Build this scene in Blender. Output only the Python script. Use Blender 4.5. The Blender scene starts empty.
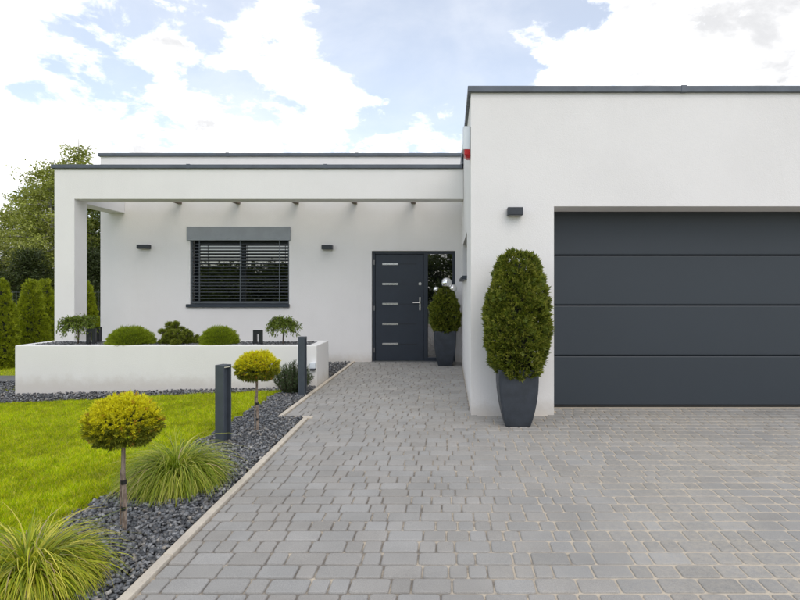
import bpy, bmesh, math, random
import numpy as np
from mathutils import Vector, Matrix

S = bpy.context.scene
COL = S.collection
R = math.radians
random.seed(7)
rng = np.random.default_rng(11)

# ------------------------------------------------------------------ camera
F = 533.0            # focal length in pixels of an 800 px wide picture
CAMZ = 1.37
cd = bpy.data.cameras.new('camera'); cam = bpy.data.objects.new('camera', cd); COL.objects.link(cam)
cam.location = (0, 0, CAMZ); cam.rotation_euler = (R(90), 0, 0)
cd.sensor_width = 36; cd.lens = 36 * F / 800.0
cd.shift_x = -49 / 800.0; cd.shift_y = -10 / 800.0
cd.clip_start = 0.05; cd.clip_end = 2000
S.camera = cam

# ------------------------------------------------------------------ sky
SUN = Vector((0.28, -0.62, 0.70)).normalized()
SUN_STRENGTH, SUN_ANGLE = 0.7, 42
SKY_STRENGTH = 0.15
EXPOSURE = 0.42

class NT:
    """small helper to write node trees"""
    def __init__(s, tree): s.t = tree; s.t.nodes.clear()
    def n(s, kind, ins=None, **props):
        nd = s.t.nodes.new(kind)
        for k, v in props.items(): setattr(nd, k, v)
        for k, v in (ins or {}).items(): s.put(nd.inputs[k], v)
        return nd
    def put(s, sock, v):
        if isinstance(v, bpy.types.NodeSocket): s.t.links.new(v, sock)
        elif isinstance(v, bpy.types.Node): s.t.links.new(v.outputs[0], sock)
        else:
            if hasattr(sock.default_value, '__len__') and not hasattr(v, '__len__'): v = [v] * len(sock.default_value)
            if hasattr(v, '__len__') and len(v) == 3 and len(sock.default_value) == 4: v = (*v, 1)
            sock.default_value = v
    def m(s, op, a, b=0.0, c=None, clamp=False):
        nd = s.n('ShaderNodeMath', operation=op, use_clamp=clamp)
        s.put(nd.inputs[0], a); s.put(nd.inputs[1], b)
        if c is not None: s.put(nd.inputs[2], c)
        return nd.outputs[0]
    def vm(s, op, a, b=None):
        nd = s.n('ShaderNodeVectorMath', operation=op); s.put(nd.inputs[0], a)
        if b is not None: s.put(nd.inputs[1], b)
        return nd.outputs['Value'] if op in ('LENGTH', 'DISTANCE', 'DOT_PRODUCT') else nd.outputs[0]
    def ramp(s, x, a, b, lo=0.0, hi=1.0, smooth=True):
        nd = s.n('ShaderNodeMapRange', interpolation_type='SMOOTHSTEP' if smooth else 'LINEAR')
        for i, v in enumerate((x, a, b, lo, hi)): s.put(nd.inputs[i], v)
        return nd.outputs[0]
    def mix(s, f, a, b, blend='MIX'):
        nd = s.n('ShaderNodeMix', data_type='RGBA', blend_type=blend)
        s.put(nd.inputs[0], f); s.put(nd.inputs[6], a); s.put(nd.inputs[7], b)
        return nd.outputs[2]
    def noise(s, vec, scale, detail=4.0, rough=0.55, dist=0.0):
        nd = s.n('ShaderNodeTexNoise', {'Scale': scale, 'Detail': detail, 'Roughness': rough, 'Distortion': dist})
        if vec is not None: s.put(nd.inputs['Vector'], vec)
        return nd.outputs[0]

W = bpy.data.worlds.new('World'); S.world = W; W.use_nodes = True
t = NT(W.node_tree)
sky = t.n('ShaderNodeTexSky', sky_type='NISHITA', sun_disc=False)
sky.sun_elevation = math.asin(SUN.z); sky.sun_rotation = math.atan2(SUN.x, SUN.y)
sky.air_density = 1.0; sky.dust_density = 0.6; sky.ozone_density = 1.0
D = t.n('ShaderNodeTexCoord').outputs['Generated']
Dn = t.vm('NORMALIZE', D)
Ds = t.vm('MULTIPLY', Dn, (1.0, 1.0, 1.75))
n1 = t.noise(t.vm('ADD', Ds, (3.1, 1.7, 0.35)), 3.4, 14, 0.60, 0.25)
n2 = t.noise(t.vm('ADD', Ds, (1.3, 7.7, 2.1)), 10.5, 12, 0.62, 0.3)
dens = t.m('ADD', t.m('ADD', t.m('MULTIPLY', t.m('SUBTRACT', n1, .5), 0.85), t.m('MULTIPLY', t.m('SUBTRACT', n2, .5), 0.75)), 0.462)
def pdir(u, v): return Vector(((u - 449) / F, 1, (290 - v) / F)).normalized()
# cloud banks and clear patches by compass direction
for (u, v, rad, amp) in [(20, 60, .20, .085), (40, 140, .16, .08), (-160, 40, .4, .05), (175, 62, .10, .11), (130, 135, .12, .10), (318, 92, .085, .17), (375, 95, .05, .08), (420, 135, .10, .14),
                         (330, 145, .08, .08), (640, 20, .20, .15), (800, 60, .3, .12), (560, 70, .10, .10), (285, 8, .05, .10), (250, 140, .06, .07),
                         (440, 55, .15, -.22), (235, 105, .07, -.15), (340, 35, .075, -.16), (205, 22, .055, -.14), (105, 15, .05, -.08), (125, 82, .04, -.09), (430, -30, .15, -.10)]:
    dd = t.vm('DISTANCE', Dn, tuple(pdir(u, v)))
    dens = t.m('ADD', dens, t.ramp(dd, 0.0, rad * 1.25, amp, 0.0))
alpha = t.ramp(dens, 0.45, 0.60)
veil = t.ramp(n1, 0.3, 0.75, 0.36, 0.58)
n3 = t.noise(t.vm('ADD', Ds, (5.3, 2.7, 4.1)), 6.5, 10, 0.6, 0.2)
grey = t.m('MULTIPLY', t.ramp(n3, 0.30, 0.68), t.ramp(dens, 0.49, 0.60), clamp=True)
cloud = t.mix(grey, (1.36, 1.35, 1.34), (0.62, 0.625, 0.64))
skyc = t.mix(1.0, sky.outputs[0], (SKY_STRENGTH,) * 3, 'MULTIPLY')
full = t.mix(alpha, t.mix(veil, skyc, (0.95, 0.95, 0.955)), cloud)
bg = t.n('ShaderNodeBackground', {'Color': full, 'Strength': 1.0})
wo = t.n('ShaderNodeOutputWorld', {'Surface': bg.outputs[0]})

sd = bpy.data.lights.new('sun', 'SUN'); sd.energy = SUN_STRENGTH; sd.angle = R(SUN_ANGLE); sd.color = (1, 0.90, 0.77)
so = bpy.data.objects.new('sun', sd); COL.objects.link(so); so.location = (6, -6, 12)
so.rotation_euler = SUN.to_track_quat('Z', 'Y').to_euler()
S.view_settings.view_transform = 'Standard'; S.view_settings.look = 'None'
S.view_settings.exposure = EXPOSURE; S.view_settings.gamma = 1; S.view_settings.use_curve_mapping = False

# ------------------------------------------------------------------ materials
MATS = {}
def mat(name, build):
    if name in MATS: return MATS[name]
    m = bpy.data.materials.new(name); m.use_nodes = True
    t = NT(m.node_tree); out = t.n('ShaderNodeOutputMaterial')
    sh = build(t); t.t.links.new(sh.outputs[0], out.inputs['Surface'])
    MATS[name] = m; return m
def POS(t): return t.n('ShaderNodeNewGeometry').outputs['Position']
def bump(t, h, strength, dist):
    return t.n('ShaderNodeBump', {'Height': h, 'Strength': strength, 'Distance': dist}).outputs[0]
def simple(name, col, rough=0.5, metal=0.0, var=0.12, nscale=12, bstr=0.1, bscale=150, **kw):
    def b(t):
        p = POS(t)
        c = t.mix(1.0, col, t.ramp(t.noise(p, nscale, 5), 0.3, 0.7, 1 - var, 1 + var), 'MULTIPLY')
        ins = {'Base Color': c, 'Roughness': rough if var < .03 else t.ramp(t.noise(p, nscale * 3, 3), 0.3, 0.7, max(rough - .06, 0), rough + .06), 'Metallic': metal}
        if bstr: ins['Normal'] = bump(t, t.noise(p, bscale, 3), bstr, 0.002)
        ins.update(kw)
        return t.n('ShaderNodeBsdfPrincipled', ins)
    return mat(name, b)

def _stucco(t):
    p = POS(t); z = t.n('ShaderNodeSeparateXYZ', {0: p}).outputs[2]
    big = t.noise(p, 0.9, 6, 0.6)
    streak = t.noise(t.vm('MULTIPLY', p, (7, 7, 0.5)), 1.0, 5, 0.6)
    c = t.mix(t.ramp(big, 0.35, 0.7), (0.845, 0.83, 0.815), (0.81, 0.795, 0.78))
    c = t.mix(t.m('MULTIPLY', t.ramp(streak, 0.5, 0.75), 0.05), c, (0.60, 0.58, 0.54))
    dirt = t.m('MULTIPLY', t.ramp(t.m('ADD', z, t.m('MULTIPLY', t.noise(p, 9, 6), -0.22)), -0.11, 0.10, 1.0, 0.0), 0.45)
    c = t.mix(dirt, c, (0.50, 0.44, 0.36))
    grain = t.noise(p, 260, 2, 0.5); lump = t.noise(p, 90, 3, 0.5)
    h = t.m('ADD', t.m('MULTIPLY', grain, 0.6), lump)
    return t.n('ShaderNodeBsdfPrincipled', {'Base Color': c, 'Roughness': 0.92, 'Normal': bump(t, h, 0.5, 0.004)})
M_STUCCO = mat('white_stucco', _stucco)

M_ANTH = simple('anthracite_door', (0.022, 0.031, 0.046), 0.42, 0.0, 0.08, 3, 0.05, 400)
M_GDOOR = simple('garage_door_grey', (0.030, 0.040, 0.052), 0.45, 0.0, 0.02, 2, 0.02, 500)
M_CAP = simple('grey_flashing', (0.10, 0.115, 0.135), 0.42, 0.35, 0.12, 4, 0.03, 60)
M_BOX = simple('blind_box_grey', (0.27, 0.29, 0.31), 0.40, 0.3, 0.06, 5, 0.02, 80)
M_SLAT = simple('blind_slat_grey', (0.13, 0.145, 0.16), 0.4, 0.35, 0.08, 6, 0.0)
M_SILL = simple('dark_sill', (0.035, 0.045, 0.060), 0.4, 0.2, 0.1, 8, 0.02)
M_LAMP = simple('lamp_graphite', (0.040, 0.046, 0.055), 0.45, 0.2, 0.1, 20, 0.05)
M_BOLL = simple('bollard_graphite', (0.065, 0.078, 0.096), 0.42, 0.1, 0.08, 10, 0.05)
M_LAMPK = simple('lamp_black', (0.014, 0.016, 0.020), 0.4, 0.1, 0.1, 20, 0.03)
M_STEEL = simple('brushed_steel', (0.60, 0.60, 0.59), 0.30, 1.0, 0.05, 30, 0.03)
M_CHROME = simple('mirror_ball', (0.90, 0.90, 0.90), 0.14, 1.0, 0.02, 10, 0.0)
M_WOOD = simple('rafter_wood', (0.16, 0.12, 0.09), 0.7, 0, 0.2, 12, 0.2)
M_PLASTIC = simple('white_plastic', (0.74, 0.79, 0.84), 0.4, 0, 0.03, 8, 0.0)
M_RED = simple('red_lens', (0.55, 0.012, 0.015), 0.25, 0, 0.06, 20, 0.0)
M_FROST = simple('smoked_diffuser', (0.22, 0.22, 0.21), 0.4, 0, 0.03, 20, 0.0)
M_LED = simple('frosted_diffuser', (0.80, 0.78, 0.62), 0.4, 0, 0.03, 20, 0.0)
M_POT = simple('pot_graphite', (0.036, 0.044, 0.056), 0.55, 0, 0.22, 7, 0.35, 90)
M_SOIL = simple('dark_soil', (0.045, 0.037, 0.030), 0.95, 0, 0.35, 40, 0.6, 60)
M_BLACK = simple('black_tie', (0.012, 0.012, 0.012), 0.6, 0, 0.1, 20, 0.0)
M_FENCE = simple('fence_grey', (0.09, 0.10, 0.105), 0.5, 0.3, 0.1, 10, 0.0)
M_TRACK = simple('threshold_grey', (0.16, 0.16, 0.16), 0.6, 0.2, 0.15, 20, 0.1)

def _glass(t):
    p = POS(t)
    return t.n('ShaderNodeBsdfPrincipled', {'Base Color': (0.006, 0.007, 0.008), 'Roughness': 0.015, 'IOR': 3.2,
               'Normal': bump(t, t.noise(p, 1.6, 2), 0.03, 0.02)})
M_GLASS = mat('dark_window_glass', _glass)

def _kerb(t):
    p = POS(t)
    c = t.mix(t.ramp(t.noise(p, 6, 6, 0.65), 0.35, 0.7), (0.68, 0.61, 0.50), (0.56, 0.50, 0.42))
    c = t.mix(t.m('MULTIPLY', t.ramp(t.noise(p, 170, 3), 0.5, 0.72), 0.4), c, (0.25, 0.22, 0.19))
    return t.n('ShaderNodeBsdfPrincipled', {'Base Color': c, 'Roughness': 0.9, 'Normal': bump(t, t.noise(p, 220, 3), 0.4, 0.003)})
M_KERB = mat('kerb_concrete', _kerb)

def sandmask(t, p):
    """where joint sand was swept and left lying: mostly before the garage door"""
    x = t.n('ShaderNodeSeparateXYZ', {0: p}).outputs[0]
    base = t.ramp(x, -0.6, 2.6, 0.0, 1.0)
    n = t.noise(p, 1.1, 5, 0.6)
    return t.m('MULTIPLY', base, t.ramp(n, 0.34, 0.62), clamp=True)
def _joint(t):
    p = POS(t)
    x = t.n('ShaderNodeSeparateXYZ', {0: p}).outputs[0]
    sm = t.ramp(t.m('ADD', t.ramp(x, -0.8, 2.0, -0.02, 0.30), t.noise(p, 7, 5, 0.65)), 0.42, 0.66)
    c = t.mix(sm, (0.21, 0.188, 0.162), (0.62, 0.54, 0.425))
    c = t.mix(t.m('MULTIPLY', t.ramp(t.noise(p, 400, 2), 0.4, 0.7), 0.35), c, (0.24, 0.20, 0.16))
    return t.n('ShaderNodeBsdfPrincipled', {'Base Color': c, 'Roughness': 0.95, 'Normal': bump(t, t.noise(p, 300, 3), 0.6, 0.003)})
M_JOINT = mat('joint_sand', _joint)
def _paver(t):
    p = POS(t)
    tint = t.n('ShaderNodeAttribute', attribute_name='tint').outputs['Color']
    blot = t.noise(p, 2.3, 6, 0.6)
    c = t.mix(1.0, tint, t.ramp(blot, 0.3, 0.72, 0.92, 1.07), 'MULTIPLY')
    c = t.mix(1.0, c, t.ramp(t.noise(p, 330, 3, 0.7), 0.25, 0.75, 0.72, 1.28), 'MULTIPLY')
    c = t.mix(t.m('MULTIPLY', t.ramp(t.noise(p, 26, 5, 0.7), 0.62, 0.8), 0.35), c, (0.16, 0.15, 0.145))
    sm = sandmask(t, p)
    c = t.mix(t.m('MULTIPLY', t.m('MULTIPLY', sm, t.ramp(t.noise(p, 30, 5, 0.7), 0.35, 0.65)), 0.5), c, (0.58, 0.51, 0.40))
    return t.n('ShaderNodeBsdfPrincipled', {'Base Color': c, 'Roughness': 0.82, 'Normal': bump(t, t.noise(p, 240, 4, 0.7), 0.45, 0.003)})
M_PAVER = mat('paver_concrete', _paver)

def leafmat(name, rough=0.5, trans=0.3, mul=(1, 1, 1), tr_mul=(1.1, 1.2, 0.6), spec=.35):
    def b(t):
        tint = t.n('ShaderNodeAttribute', attribute_name='tint').outputs['Color']
        c = t.mix(1.0, tint, mul, 'MULTIPLY')
        d = t.n('ShaderNodeBsdfPrincipled', {'Base Color': c, 'Roughness': rough, 'Specular IOR Level': spec})
        tr = t.n('ShaderNodeBsdfTranslucent', {'Color': t.mix(1.0, c, tr_mul, 'MULTIPLY')})
        mx = t.n('ShaderNodeMixShader', {0: trans}); t.t.links.new(d.outputs[0], mx.inputs[1]); t.t.links.new(tr.outputs[0], mx.inputs[2])
        return mx
    return mat(name, b)
M_LEAF = leafmat('leaf'); M_NEEDLE = leafmat('needle', 0.55, 0.2); M_BLADE = leafmat('grass_blade', 0.45, 0.35); M_MOWN = leafmat('mown_grass', 0.7, 0.35, spec=.12)
def _chip(t):
    p = POS(t); tint = t.n('ShaderNodeAttribute', attribute_name='tint').outputs['Color']
    c = t.mix(1.0, tint, t.ramp(t.noise(p, 160, 4, 0.7), 0.3, 0.7, 0.7, 1.3), 'MULTIPLY')
    return t.n('ShaderNodeBsdfPrincipled', {'Base Color': c, 'Roughness': 0.6, 'Normal': bump(t, t.noise(p, 300, 3), 0.4, 0.003)})
M_CHIP = mat('slate_chip', _chip)
def _bark(col, col2, sc):
    def b(t):
        p = POS(t)
        n = t.noise(t.vm('MULTIPLY', p, (1, 1, 0.35)), sc, 6, 0.65)
        return t.n('ShaderNodeBsdfPrincipled', {'Base Color': t.mix(t.ramp(n, 0.4, 0.62), col, col2), 'Roughness': 0.9, 'Normal': bump(t, n, 0.6, 0.01)})
    return b
M_BARK = mat('brown_bark', _bark((0.13, 0.10, 0.075), (0.055, 0.042, 0.032), 22))
M_BIRCH = mat('birch_bark', _bark((0.55, 0.53, 0.48), (0.10, 0.09, 0.08), 7))
M_STEM = mat('pale_stem', _bark((0.33, 0.26, 0.21), (0.17, 0.125, 0.095), 60))
def _lawn(t):
    p = POS(t)
    c = t.mix(t.ramp(t.noise(p, 2.2, 6, 0.6), 0.35, 0.68), (0.25, 0.30, 0.005), (0.33, 0.37, 0.006))
    c = t.mix(t.ramp(t.noise(p, 180, 3), 0.4, 0.65, 0, 0.5), c, (0.13, 0.17, 0.010))
    return t.n('ShaderNodeBsdfPrincipled', {'Base Color': c, 'Roughness': 0.9, 'Normal': bump(t, t.noise(p, 120, 4), 0.8, 0.02)})
M_LAWN = mat('lawn_ground', _lawn)
def _ground(t):
    p = POS(t)
    c = t.mix(t.ramp(t.noise(p, 0.25, 7, 0.6), 0.35, 0.65), (0.075, 0.11, 0.022), (0.11, 0.105, 0.055))
    return t.n('ShaderNodeBsdfPrincipled', {'Base Color': c, 'Roughness': 0.95, 'Normal': bump(t, t.noise(p, 6, 6), 0.6, 0.05)})
M_GROUND = mat('rough_ground', _ground)

# ------------------------------------------------------------------ mesh helpers
def link(o, parent=None):
    COL.objects.link(o)
    if parent is not None: o.parent = parent
    return o
def tag(o, label=None, cat=None, group=None, kind=None):
    for k, v in (('label', label), ('category', cat), ('group', group), ('kind', kind)):
        if v: o[k] = v
    return o
def empty(name, loc=(0, 0, 0), rz=0.0, **kw):
    o = bpy.data.objects.new(name, None); o.location = loc; o.rotation_euler = (0, 0, rz); o.empty_display_size = 0.1
    link(o); tag(o, **kw); return o

def np_obj(name, V, Fc, material, parent=None, col=None, smooth=False, loc=None):
    V = np.asarray(V, np.float32); Fc = np.asarray(Fc, np.int32)
    me = bpy.data.meshes.new(name); n, k = Fc.shape
    me.vertices.add(len(V)); me.vertices.foreach_set('co', V.ravel())
    me.loops.add(n * k); me.loops.foreach_set('vertex_index', Fc.ravel())
    me.polygons.add(n); me.polygons.foreach_set('loop_start', np.arange(n, dtype=np.int32) * k)
    if smooth: me.polygons.foreach_set('use_smooth', np.ones(n, dtype=bool))
    if col is not None:
        a = me.color_attributes.new('tint', 'FLOAT_COLOR', 'POINT')
        a.data.foreach_set('color', np.concatenate([col, np.ones((len(col), 1))], 1).astype(np.float32).ravel())
    me.update(calc_edges=True); me.validate()
    me.materials.append(material)
    o = bpy.data.objects.new(name, me)
    if loc is not None: o.location = loc
    return link(o, parent)

class MB:
    def __init__(s): s.v = []; s.f = []
    def add(s, vs, fs):
        k = len(s.v); s.v += [tuple(v) for v in vs]; s.f += [tuple(i + k for i in f) for f in fs]; return s
    def box(s, x0, x1, y0, y1, z0, z1, bev=0.0):
        if bev <= 0:
            vs = [(x, y, z) for z in (z0, z1) for y in (y0, y1) for x in (x0, x1)]
            return s.add(vs, [(0, 2, 3, 1), (4, 5, 7, 6), (0, 1, 5, 4), (2, 6, 7, 3), (0, 4, 6, 2), (1, 3, 7, 5)])
        bm = bmesh.new(); bmesh.ops.create_cube(bm, size=1)
        for v in bm.verts: v.co = Vector(((x0 + x1) / 2 + v.co.x * (x1 - x0), (y0 + y1) / 2 + v.co.y * (y1 - y0), (z0 + z1) / 2 + v.co.z * (z1 - z0)))
        bmesh.ops.bevel(bm, geom=bm.edges[:], offset=bev, segments=2, profile=0.5, affect='EDGES')
        bm.verts.index_update()
        s.add([v.co[:] for v in bm.verts], [[v.index for v in f.verts] for f in bm.faces]); bm.free(); return s
    def tube(s, pts, rad, n=8, caps=True):
        pts = [Vector(p) for p in pts]; k = len(s.v)
        for i, p in enumerate(pts):
            d = (pts[min(i + 1, len(pts) - 1)] - pts[max(i - 1, 0)]).normalized()
            a = d.orthogonal().normalized() if abs(d.z) < .95 else Vector((1, 0, 0)); a = (a - d * a.dot(d)).normalized(); b = d.cross(a)
            r = rad[i] if hasattr(rad, '__len__') else rad
            for j in range(n):
                an = 2 * math.pi * j / n; s.v.append(tuple(p + a * (r * math.cos(an)) + b * (r * math.sin(an))))
        for i in range(len(pts) - 1):
            for j in range(n):
                s.f.append((k + i * n + j, k + i * n + (j + 1) % n, k + (i + 1) * n + (j + 1) % n, k + (i + 1) * n + j))
        if caps:
            s.f.append(tuple(k + j for j in reversed(range(n)))); s.f.append(tuple(k + (len(pts) - 1) * n + j for j in range(n)))
        return s
    def rings(s, rings, cap0=True, cap1=True):
        k = len(s.v); n = len(rings[0])
        for r in rings: s.v += [tuple(p) for p in r]
        for i in range(len(rings) - 1):
            for j in range(n): s.f.append((k + i * n + j, k + i * n + (j + 1) % n, k + (i + 1) * n + (j + 1) % n, k + (i + 1) * n + j))
        if cap0: s.f.append(tuple(k + j for j in reversed(range(n))))
        if cap1: s.f.append(tuple(k + (len(rings) - 1) * n + j for j in range(n)))
        return s
    def build(s, name, material, parent=None, smooth=False, col=None, loc=None):
        me = bpy.data.meshes.new(name); me.from_pydata(s.v, [], s.f); me.update()
        bm = bmesh.new(); bm.from_mesh(me); bmesh.ops.recalc_face_normals(bm, faces=bm.faces[:]); bm.to_mesh(me); bm.free()
        if smooth:
            me.polygons.foreach_set('use_smooth', np.ones(len(me.polygons), dtype=bool))
        if col is not None:
            a = me.color_attributes.new('tint', 'FLOAT_COLOR', 'POINT')
            a.data.foreach_set('color', np.tile(np.array([*col, 1], np.float32), len(me.vertices)))
        me.materials.append(material)
        o = bpy.data.objects.new(name, me)
        if loc is not None: o.location = loc
        return link(o, parent)
def box(name, dims, material, parent=None, bev=0.0, **kw):
    o = MB().box(*dims, bev=bev).build(name, material, parent); tag(o, **kw); return o
def rrect(x0, x1, y0, y1, r, z, n=3):
    pts = []
    for cx, cy, a0 in ((x1 - r, y1 - r, 0), (x0 + r, y1 - r, 90), (x0 + r, y0 + r, 180), (x1 - r, y0 + r, 270)):
        for i in range(n):
            a = R(a0 + 90 * i / (n - 1)); pts.append((cx + r * math.cos(a), cy + r * math.sin(a), z))
    return pts
def copy_tree(o, parent=None):
    c = o.copy(); COL.objects.link(c); c.parent = parent
    for ch in o.children: copy_tree(ch, c)
    return c

def wall_holes(name, org, ax, nrm, length, height, thick, holes, parent, z0=0.0):
    """a wall sheet with real openings: org = outer lower corner, ax = direction along, nrm = outward normal"""
    org = Vector(org); ax = Vector(ax); nrm = Vector(nrm)
    us = sorted({0.0, length, *[h[0] for h in holes], *[h[1] for h in holes]}); vs = sorted({z0, height, *[h[2] for h in holes], *[h[3] for h in holes]})
    def hole(i, j):
        u, v = (us[i] + us[i + 1]) / 2, (vs[j] + vs[j + 1]) / 2
        return any(a < u < b and c < v < d for a, b, c, d in holes)
    nu, nv = len(us) - 1, len(vs) - 1
    P = lambda u, v, dpt: tuple(org + ax * u + Vector((0, 0, v)) - nrm * dpt)
    mb = MB()
    solid = lambda i, j: 0 <= i < nu and 0 <= j < nv and not hole(i, j)
    for i in range(nu):
        for j in range(nv):
            if not solid(i, j): continue
            a, b, c, d = us[i], us[i + 1], vs[j], vs[j + 1]
            mb.add([P(a, c, 0), P(b, c, 0), P(b, d, 0), P(a, d, 0)], [(0, 1, 2, 3)])
            mb.add([P(a, c, thick), P(b, c, thick), P(b, d, thick), P(a, d, thick)], [(3, 2, 1, 0)])
            if not solid(i - 1, j): mb.add([P(a, c, 0), P(a, d, 0), P(a, d, thick), P(a, c, thick)], [(0, 1, 2, 3)])
            if not solid(i + 1, j): mb.add([P(b, c, 0), P(b, d, 0), P(b, d, thick), P(b, c, thick)], [(0, 1, 2, 3)])
            if not solid(i, j - 1): mb.add([P(a, c, 0), P(b, c, 0), P(b, c, thick), P(a, c, thick)], [(0, 1, 2, 3)])
            if not solid(i, j + 1): mb.add([P(a, d, 0), P(b, d, 0), P(b, d, thick), P(a, d, thick)], [(0, 1, 2, 3)])
    o = mb.build(name, M_STUCCO, parent)
    bm = bmesh.new(); bm.from_mesh(o.data); bmesh.ops.remove_doubles(bm, verts=bm.verts[:], dist=1e-4); bmesh.ops.recalc_face_normals(bm, faces=bm.faces[:])
    bm.to_mesh(o.data); bm.free(); return o

# --------------------------------------------------------------- foliage helpers
def unit(a): return a / np.maximum(np.linalg.norm(a, axis=-1, keepdims=True), 1e-9)
def kites(P, Dr, N, L, Wd, c0, c1=None, mid=0.45):
    """leaf-shaped quads: base, side, tip, side"""
    n = len(P); L = np.broadcast_to(L, (n,))[:, None]; Wd = np.broadcast_to(Wd, (n,))[:, None]
    Dr = unit(Dr); Sd = unit(np.cross(Dr, N)); c1 = c0 if c1 is None else c1
    M = P + Dr * L * mid
    V = np.stack([P, M + Sd * Wd / 2, P + Dr * L, M - Sd * Wd / 2], 1).reshape(-1, 3)
    Fc = np.arange(4 * n).reshape(n, 4)
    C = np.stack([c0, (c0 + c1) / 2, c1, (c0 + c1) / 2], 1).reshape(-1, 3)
    return V, Fc, C
def join(parts):
    V = []; Fc = []; C = []; k = 0
    for v, f, c in parts: V.append(v); Fc.append(f + k); C.append(c); k += len(v)
    return np.concatenate(V), np.concatenate(Fc), np.concatenate(C)
def sprays(P, Dr, L, Wd, c0, c1, fingers=6, spread=55, droop=0.0):
    """flat fan of scale-leaf fingers at every point"""
    n = len(P); Dr = unit(Dr); Rn = unit(rng.normal(size=(n, 3))); Sd = unit(np.cross(Dr, Rn)); N = np.cross(Sd, Dr)
    out = []
    for i in range(fingers):
        a = R(-spread + 2 * spread * i / (fingers - 1)) + rng.normal(0, .12, n)
        d = Dr * np.cos(a)[:, None] + Sd * np.sin(a)[:, None] + N * rng.normal(0, .18, n)[:, None]
        d[:, 2] -= droop
        out.append(kites(P, d, N + rng.normal(0, .3, (n, 3)), L * (1 - .35 * np.abs(a)) * rng.uniform(.75, 1.15, n), Wd, c0, c1))
    return join(out)
def pick(cols, n, jit=0.15):
    cols = np.array(cols); c = cols[rng.integers(0, len(cols), n)]
    return np.clip(c * rng.uniform(1 - jit, 1 + jit, (n, 1)), 0, 1)
def lumps(k=9, amp=0.08):
    ph = rng.uniform(0, 6.28, k); fa = rng.integers(1, 8, k); fb = rng.uniform(1, 14, k); am = rng.uniform(.3, 1, k) * amp / math.sqrt(k) * 1.6
    return lambda th, tt: 1 + sum(a * np.sin(f * th + g * tt * 2 + p) for a, f, g, p in zip(am, fa, fb, ph))
def revolve_cloud(n, prof, h, lump, inner=0.72):
    """points in the outer shell of a lumpy body of revolution, with outward directions"""
    tt = rng.uniform(0, 1, n * 3); w = np.array([prof(x) for x in tt]); keep = rng.uniform(0, w.max() * 1.0, n * 3) < w + 0.05 * w.max()
    tt = tt[keep][:n]; n = len(tt); th = rng.uniform(0, 2 * math.pi, n)
    r = np.array([prof(x) for x in tt]) * lump(th, tt) * (inner + (1 - inner) * np.sqrt(rng.uniform(0, 1, n)))
    dr = np.array([(prof(min(x + .02, 1)) - prof(max(x - .02, 0))) / (.04 * h) for x in tt])
    P = np.stack([r * np.cos(th), r * np.sin(th), tt * h], 1)
    O = unit(np.stack([np.cos(th), np.sin(th), np.clip(-dr, -2, 3)], 1))
    return P, O
def lobes(P, O, k, amp=.05, fall=.55, lo=-.04):
    Cn = P[rng.choice(len(P), k, replace=False)]
    d = np.sqrt(((P[:, None] - Cn[None]) ** 2).sum(-1)).min(1)
    return P + O * np.clip(amp - d * fall, lo, amp)[:, None]
def core(name, prof, h, material, parent, scale=0.7, loc=(0, 0, 0), n=14, m=9):
    mb = MB(); mb.rings([[(loc[0] + prof(min(max(i / m, .02), .98)) * scale * math.cos(2 * math.pi * j / n), loc[1] + prof(min(max(i / m, .02), .98)) * scale * math.sin(2 * math.pi * j / n), loc[2] + (0.06 + .86 * i / m) * h) for j in range(n)] for i in range(m + 1)])
    return mb.build(name, material, parent, smooth=True)
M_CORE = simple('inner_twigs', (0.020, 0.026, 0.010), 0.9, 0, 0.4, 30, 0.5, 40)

def vnoise(x, y, cell, seed):
    g = np.random.default_rng(seed).uniform(-1, 1, (128, 128)); u = np.asarray(x) / cell; v = np.asarray(y) / cell
    i, j = np.floor(u).astype(int), np.floor(v).astype(int); fu, fv = u - i, v - j; fu = fu * fu * (3 - 2 * fu); fv = fv * fv * (3 - 2 * fv)
    G = lambda a, b: g[a % 128, b % 128]
    return (G(i, j) * (1 - fu) + G(i + 1, j) * fu) * (1 - fv) + (G(i, j + 1) * (1 - fu) + G(i + 1, j + 1) * fu) * fv
def terr(x):
    """ground height: level at the paving, falling a little to the left across the lawn"""
    return np.clip((np.asarray(x, float) + 1.9) / 4.2, -1.3, 0) * 0.10

# ================================================================= SETTING
box_ground = MB()
g = 900
box_ground.add([(-g, -g, -0.22), (g, -g, -0.22), (g, g, -0.22), (-g, g, -0.22)], [(0, 1, 2, 3)])
box_ground.build('ground', M_GROUND).__setitem__('kind', 'structure')

def sheet(name, material, poly_fn, x0, x1, y0, y1, step, dz):
    xs = np.arange(x0, x1 + 1e-6, step); ys = np.arange(y0, y1 + 1e-6, step)
    X, Y = np.meshgrid(xs, ys); Z = terr(X) + dz
    V = np.stack([X, Y, Z], -1).reshape(-1, 3); nx = len(xs); q = []
    for j in range(len(ys) - 1):
        for i in range(nx - 1):
            if poly_fn((xs[i] + xs[i + 1]) / 2, (ys[j] + ys[j + 1]) / 2): k = j * nx + i; q.append((k, k + 1, k + nx + 1, k + nx))
    o = np_obj(name, V, np.array(q), material, smooth=True); o['kind'] = 'structure'; return o

LAWN_X = -2.27
def lawn_back(x): return 7.34 + (x + 2.33) * 0.128
def in_front_lawn(x, y): return x < LAWN_X and y < lawn_back(x)
def in_back_lawn(x, y): return (9.45 < y) and x < -6.9
sheet('lawn', M_LAWN, lambda x, y: in_front_lawn(x, y) or in_back_lawn(x, y) , -30, -2.27, -4, 16, 0.1 * 2, -0.012)
soil = sheet('planting_bed', M_SOIL, lambda x, y: True, -12, -1.6, 1, 9.9, 0.15, -0.035)
sheet('side_path', M_TRACK, lambda x, y: x < -6.4, -14, -6.4, 8.72, 9.32, 0.1, 0.004)

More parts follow.
